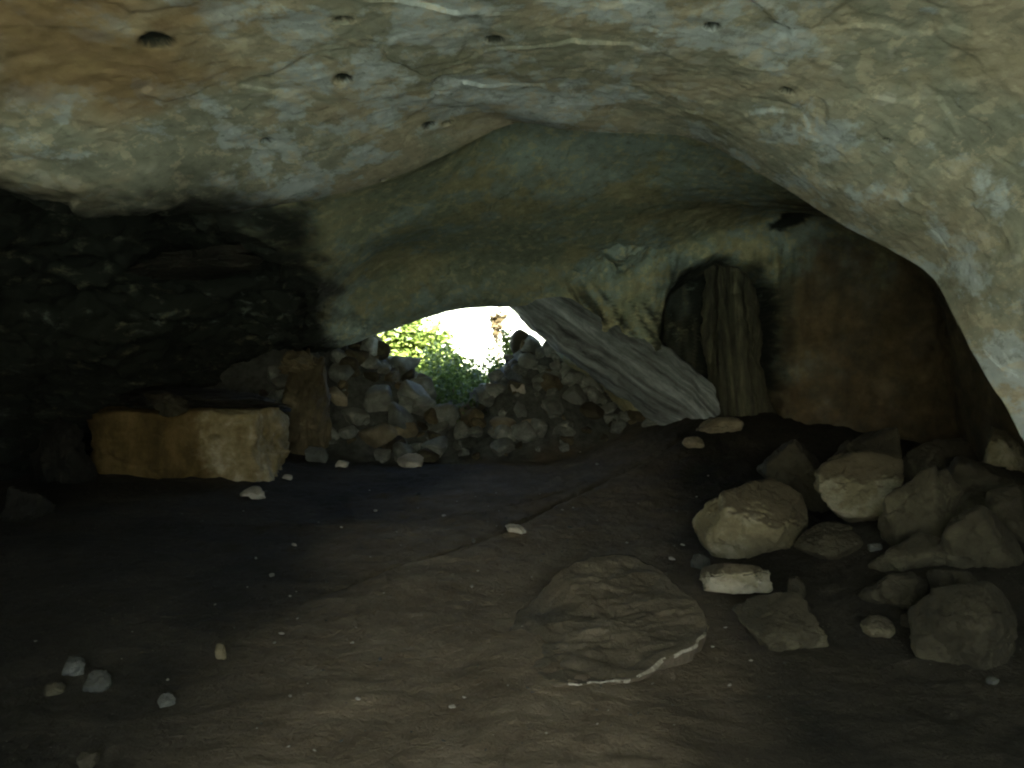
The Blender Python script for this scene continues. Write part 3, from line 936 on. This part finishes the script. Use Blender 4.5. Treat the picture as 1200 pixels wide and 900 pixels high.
# ------------------------------------------------------------------ left side: ochre block, ledges, outcrop
x0, y0, z0 = at(204, 531, 9.3)
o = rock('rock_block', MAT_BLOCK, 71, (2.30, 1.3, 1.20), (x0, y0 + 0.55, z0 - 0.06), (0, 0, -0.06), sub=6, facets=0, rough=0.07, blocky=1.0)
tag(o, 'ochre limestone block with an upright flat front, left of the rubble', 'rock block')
LG = [
    ('rock shelf with painted-in shade overhanging the ochre block', MAT_SHADE_ROCK, 205, 470, 270, 40, 9.4, 81, 0.03, 0.0, 1.0),
    ('greenish round stone lying on the shelf over the ochre block', MAT_DARK, 192, 472, 52, 36, 9.0, 83, 0.0, 0.0, 0.8),
    ('black layered ledge just under the front roof at the left', MAT_SHADE_ROCK, 205, 300, 170, 34, 7.6, 85, -0.14, 0.0, 1.2),
    ('dull brown outcrop between the ochre block and the rubble', MAT_BROWN, 362, 462, 84, 120, 11.0, 93, 0.1, 0.5, 0.9),
    ('brown knob of rock above the outcrop beside the rubble', MAT_BROWN, 345, 428, 60, 36, 11.2, 94, 0.1, 0.0, 0.9),
    ('dark stone at the left end of the ochre block', MAT_SHADE_ROCK, 60, 530, 90, 80, 8.8, 95, 0.1, 0.3, 0.9),
    ('dark low stone in the left corner of the recess', MAT_SHADE_ROCK, 20, 600, 70, 60, 7.0, 96, 0.1, 0.2, 0.9),
]
for lb, mt, px, py, wp, hp, Y, sd, tl, ex, dp in LG:
    pix_rock('rock_ledge' if 'ledge' in lb or 'shelf' in lb else 'rock', lb, 'ledge' if 'ledge' in lb or 'shelf' in lb else 'rock', mt, px, py, wp, hp, Y, sd, depth=dp, tilt=tl, extra=ex, sub=6, rough=0.13, cut=(0.45, 0.9))

# ------------------------------------------------------------------ rear right wall: pillars and flowstone
def sweep(name, mat, path, radii, seed, flutes=7, amp=0.1, nseg=90, rough=0.04, flat=1.0):
    path = np.array(path)
    t = np.linspace(0, len(path) - 1, nseg)
    C = cr(np.arange(len(path)), path, t)
    Rr = cr(np.arange(len(radii)), np.array(radii)[:, None], np.linspace(0, len(radii) - 1, nseg))[:, 0]
    nu = 72
    a = np.linspace(0, 2 * np.pi, nu, endpoint=False)
    tg = np.gradient(C, axis=0)
    tg /= np.linalg.norm(tg, axis=1, keepdims=True)
    ref = np.array([0, 1.0, 0])
    bx_ = np.cross(tg, ref); bx_ /= np.linalg.norm(bx_, axis=1, keepdims=True)
    by_ = np.cross(bx_, tg)
    rng = np.random.RandomState(seed)
    ph = rng.uniform(0, 6.28, 4)
    V = []
    for i in range(nseg):
        r = Rr[i] * (1 + amp * np.sin(flutes * a + ph[0] + 1.2 * math.sin(t[i] + ph[1])) + amp * 0.6 * np.sin(flutes * 1.9 // 1 * a + ph[2]))
        V.append(C[i] + bx_[i] * (np.cos(a) * r)[:, None] + by_[i] * (np.sin(a) * r * flat)[:, None])
    V = np.array(V).reshape(-1, 3)
    cc = np.repeat(C, nu, 0)
    rad = V - cc
    rl = np.linalg.norm(rad, axis=1, keepdims=True)
    n = fbm(V * np.array([1, 1, 0.45]), 0.5, 4, 0.55, seed=seed) * rough * 3 + fbm(V, 0.12, 3, 0.5, seed=seed + 1) * rough * 0.7
    V = V + rad / np.maximum(rl, 1e-6) * n[:, None]
    Fc = []
    for i in range(nseg - 1):
        for j in range(nu):
            Fc.append((i * nu + j, i * nu + (j + 1) % nu, (i + 1) * nu + (j + 1) % nu, (i + 1) * nu + j))
    base = V[np.argmin(V[:, 2])].copy()
    org = np.array([C[-1][0], C[-1][1], min(C[0][2], C[-1][2])])
    L = np.concatenate([[0], np.cumsum(np.linalg.norm(np.diff(C, axis=0), axis=1))])
    o = link(name, mesh_from(name, V - org, Fc, mat, attrs={'round_x': np.tile(np.cos(a), nseg), 'round_y': np.tile(np.sin(a), nseg), 'run': np.repeat(L, nu)}))
    o.location = org
    return o


def flow_material(name, c0, c1, c2):
    k = NB(name, 0.8, 0.3)
    p = k.world_pos()
    cx = k.n('ShaderNodeCombineXYZ')
    for q_, nm_ in enumerate(('round_x', 'round_y', 'run')):
        k.l(k.attr(nm_), cx.inputs[q_])
    n = k.noise(k.scaled(cx.outputs[0], (2.2, 2.2, 0.55)), 1.5, 7, 0.68, 0.5)
    c = k.ramp(n, [(0.32, c0), (0.5, c1), (0.68, c2)])
    c = k.mix(0.5, c, k.ramp(k.noise(p, 12, 6, 0.7), [(0.3, (0.34, 0.34, 0.33)), (0.7, (0.66, 0.65, 0.63))]), 'OVERLAY')
    k.bump(k.noise(k.scaled(p, (2, 2, 0.8)), 8, 7, 0.65), 0.6, 0.06)
    return k.color(c)


MAT_PILLAR = flow_material('olive_flowstone', (0.012, 0.014, 0.011), (0.052, 0.054, 0.036), (0.13, 0.132, 0.088))
MAT_BLUE = flow_material('blue_grey_flowstone', (0.03, 0.034, 0.034), (0.14, 0.165, 0.17), (0.33, 0.38, 0.40))  # bluish sheen of sky light from the opening is put into this colour
MAT_DRIP = flow_material('dull_drip_stone', (0.03, 0.032, 0.025), (0.10, 0.105, 0.08), (0.17, 0.175, 0.14))
o = sweep('rock_pillar', MAT_PILLAR, [at(856, 262, 11.85), at(854, 340, 11.6), at(858, 410, 11.4), at(868, 515, 11.15)], [0.30, 0.30, 0.36, 0.44], 61, flutes=7, amp=0.09, rough=0.06)
tag(o, 'thick dull olive flowstone pillar in the arched alcove of the rear wall', 'rock pillar')
o = sweep('flowstone', MAT_BLUE, [at(606, 338, 12.5), at(655, 368, 12.15), at(700, 400, 11.9), at(750, 435, 11.6), at(800, 468, 11.3), at(830, 500, 11.1)], [0.30, 0.46, 0.50, 0.48, 0.44, 0.36], 64, flutes=5, amp=0.06, rough=0.035, flat=0.7)
tag(o, 'blue-grey flowstone slope running down right of the bright opening', 'flowstone')
# ------------------------------------------------------------------ the rubble heaps under the opening
RS = [
    ('pale angular stone high on the left rubble heap', MAT_RUBBLE, 402, 440, 30, 26),
    ('grey stone at the top of the left rubble heap under the roof', MAT_RUBBLE, 433, 428, 30, 20),
    ('round grey stone in the middle of the left rubble heap', MAT_RUBBLE, 443, 472, 40, 34),
    ('large blue-grey stone at the right side of the left heap', MAT_RUBBLE, 485, 472, 46, 42),
    ('greenish grey stone low on the left rubble heap', MAT_RUBBLE, 416, 491, 36, 24),
    ('small grey stone beside the brown outcrop low on the heap', MAT_RUBBLE, 386, 511, 26, 20),
    ('broad tan stone at the foot of the left heap', MAT_TAN, 438, 514, 56, 28),
    ('pale tan stone leaning on the broad tan stone', MAT_TAN, 472, 508, 34, 26),
    ('reddish stone in the left rubble heap', MAT_TAN, 398, 468, 34, 22),
    ('round white stone on the right rubble heap', MAT_PALE, 607, 458, 18, 17),
    ('dark pointed stone on the crest of the right heap', MAT_DARK, 613, 405, 30, 30),
    ('grey slab near the crest of the right heap', MAT_RUBBLE, 620, 428, 28, 20),
    ('slanting grey slab on the right heap', MAT_RUBBLE, 640, 447, 34, 24),
    ('small upright pale stone low on the right heap', MAT_RUBBLE, 610, 484, 16, 22),
    ('brownish stone at the foot of the right heap', MAT_TAN, 587, 505, 34, 24),
    ('dull pink stone at the foot of the right heap beside the brownish one', MAT_TAN, 618, 502, 26, 18),
    ('grey block on the right slope of the right heap', MAT_RUBBLE, 674, 467, 30, 26),
    ('blue-grey block at the top right of the right heap', MAT_RUBBLE, 693, 441, 34, 26),
]
for i, (lb, mt, px, py, wp, hp) in enumerate(RS):
    x, y, z = ground_hit(px, py, 10.0, 14.5)
    s = y / F
    wd, hd = wp * s, hp * s
    rr = random.Random(i + 60)
    o = rock('stone', mt, 700 + i * 5, (wd * 1.05, wd * 0.9, hd * 1.15), (x, y, z + hd * 0.1), (rr.uniform(-.3, .3), rr.uniform(-.4, .4), rr.uniform(-.3, .3)), sub=4, facets=10, rough=0.05, cut=(0.55, 0.9))
    tag(o, lb, 'stone', 'stones of the rubble heaps')
pm = []
for i in range(12):
    P, Fc = rock_shape(900 + i, (1, .85, .72), 4, facets=14, rough=0.045, cut=(0.45, 0.85))
    pm.append((mesh_from('rubble_stone', P, Fc, [MAT_RUBBLE, MAT_RUBBLE, MAT_DARK, MAT_RUBBLE, MAT_BROWN, MAT_RUBBLE][i % 6])))
rr = random.Random(11)
for side, n, x0, x1 in (('left', 150, -3.7, -0.85), ('right', 150, -0.85, 2.05)):
    for i in range(n):
        x = rr.uniform(x0, x1)
        y = 11.35 + 1.85 * rr.random() ** 0.8
        z = fz(x, y)
        s = rr.choice([0.12, 0.16, 0.20, 0.25, 0.30, 0.37, 0.48]) * rr.uniform(.8, 1.2)
        o = link('stone', pm[rr.randrange(12)])
        o.location = (x, y, z + s * 0.24)
        o.scale = (s, s, s)
        o.rotation_euler = (rr.uniform(-.6, .6), rr.uniform(-.6, .6), rr.uniform(0, 6.28))
        tag(o, f'dull angular stone packed into the {side} rubble heap below the opening', 'stone', f'loose stones of the {side} rubble heap')

# ------------------------------------------------------------------ plants outside the far opening
def bush(label, x, y, z, rx, ry, rz, n, leaf, mat, seed, name='bush', group=None, stems=5, lo=0.0):
    rng = np.random.RandomState(seed)
    root = bpy.data.objects.new(name, None)
    COL.objects.link(root)
    root.location = (x, y, z)
    tag(root, label, 'bush', group)
    cl = rng.normal(size=(max(6, n // 60), 3))
    cl /= np.linalg.norm(cl, axis=1, keepdims=True)
    cl *= rng.uniform(0.35, 1.0, (len(cl), 1))
    cl[:, 2] = np.abs(cl[:, 2]) * 1.5 - 0.2
    cl[:, 2] = cl[:, 2] * (1 - lo) + lo * 1.33
    k = rng.randint(0, len(cl), n)
    P = (cl[k] + rng.normal(size=(n, 3)) * 0.2) * np.array([rx, ry, rz * 0.75])
    P[:, 2] = np.maximum(P[:, 2], -0.05)
    V, Fc = [], []
    for i in range(n):
        s = leaf * rng.uniform(0.6, 1.3)
        E = np.array(Euler(rng.uniform(-1.1, 1.1, 3) + np.array([0, 0, rng.uniform(0, 6.28)])).to_matrix())
        L = np.array([[0, 0, 0], [-.32, .4, .08], [0, 1.0, -.12], [.32, .4, .08]]) * s
        b = len(V)
        V += list((L @ E.T) + P[i])
        Fc.append((b, b + 1, b + 2, b + 3))
    link('foliage', mesh_from('foliage', V, Fc, mat, smooth=False), root)
    SV, SF = [], []
    for c in cl[:stems]:
        e = c * np.array([rx, ry, rz * 0.75])
        for j in range(6):
            f = j / 5
            q = e * np.array([f ** 1.3, f ** 1.3, f])
            r = 0.018 * (1 - 0.7 * f)
            for a in range(5):
                SV.append(q + r * np.array([math.cos(a * 1.2566), math.sin(a * 1.2566), 0]))
        b = len(SV) - 30
        for j in range(5):
            for a in range(5):
                SF.append((b + j * 5 + a, b + j * 5 + (a + 1) % 5, b + (j + 1) * 5 + (a + 1) % 5, b + (j + 1) * 5 + a))
    link('stem', mesh_from('stem', SV, SF, MAT_STEM), root)
    return root


def bush_at(label, px, py, Y, wpx, hpx, n, leaf, mat, seed, lo=0.0):
    x, y, z = at(px, py + hpx / 2, Y)
    wd, hd = wpx * Y / F, hpx * Y / F
    z = min(z, fz(x, Y) + 0.4)
    top = at(px, py - hpx / 2, Y)[2]
    return bush(label, x, y, z, wd / 2, wd / 2 * 0.8, top - z, n, leaf, mat, seed, lo=lo)


bush_at('tall yellow-green leafy bush filling the left of the opening', 474, 408, 18.6, 110, 96, 3600, 0.22, MAT_LEAF, 1)
bush_at('dark ivy spilling into the notch between the heaps', 536, 452, 13.6, 104, 96, 4200, 0.08, MAT_IVY, 2)
bush_at('low bright green bush behind the notch', 528, 428, 17.2, 110, 50, 2600, 0.16, MAT_LEAF, 3)
bush_at('small green bush right of the notch below the white glare', 592, 408, 14.8, 40, 34, 900, 0.09, MAT_LEAF, 4)
bush_at('small brownish sapling alone in the white glare', 584, 391, 19.5, 20, 34, 110, 0.2, MAT_DRY, 5, lo=0.8)
bush_at('low dark creeper on the stones at the foot of the notch', 538, 476, 12.7, 76, 56, 2000, 0.07, MAT_IVY, 6)

# ------------------------------------------------------------------ unseen rocks beside the camera, added to keep light off the sides
for x_, dm, lb in ((-2.65, (3.6, 2.8, 3.9), 'tall unseen rock added left of the camera to block light'), (2.75, (3.7, 2.6, 3.1), 'broad unseen rock added right of the camera to block light')):
    o = rock('rock_light_blocker', MAT_DARK, 301 + int(x_ > 0), dm, (x_, -0.1, 0.0), (0, 0, 0.1), sub=6, rough=0.06)
    tag(o, lb, 'rock')
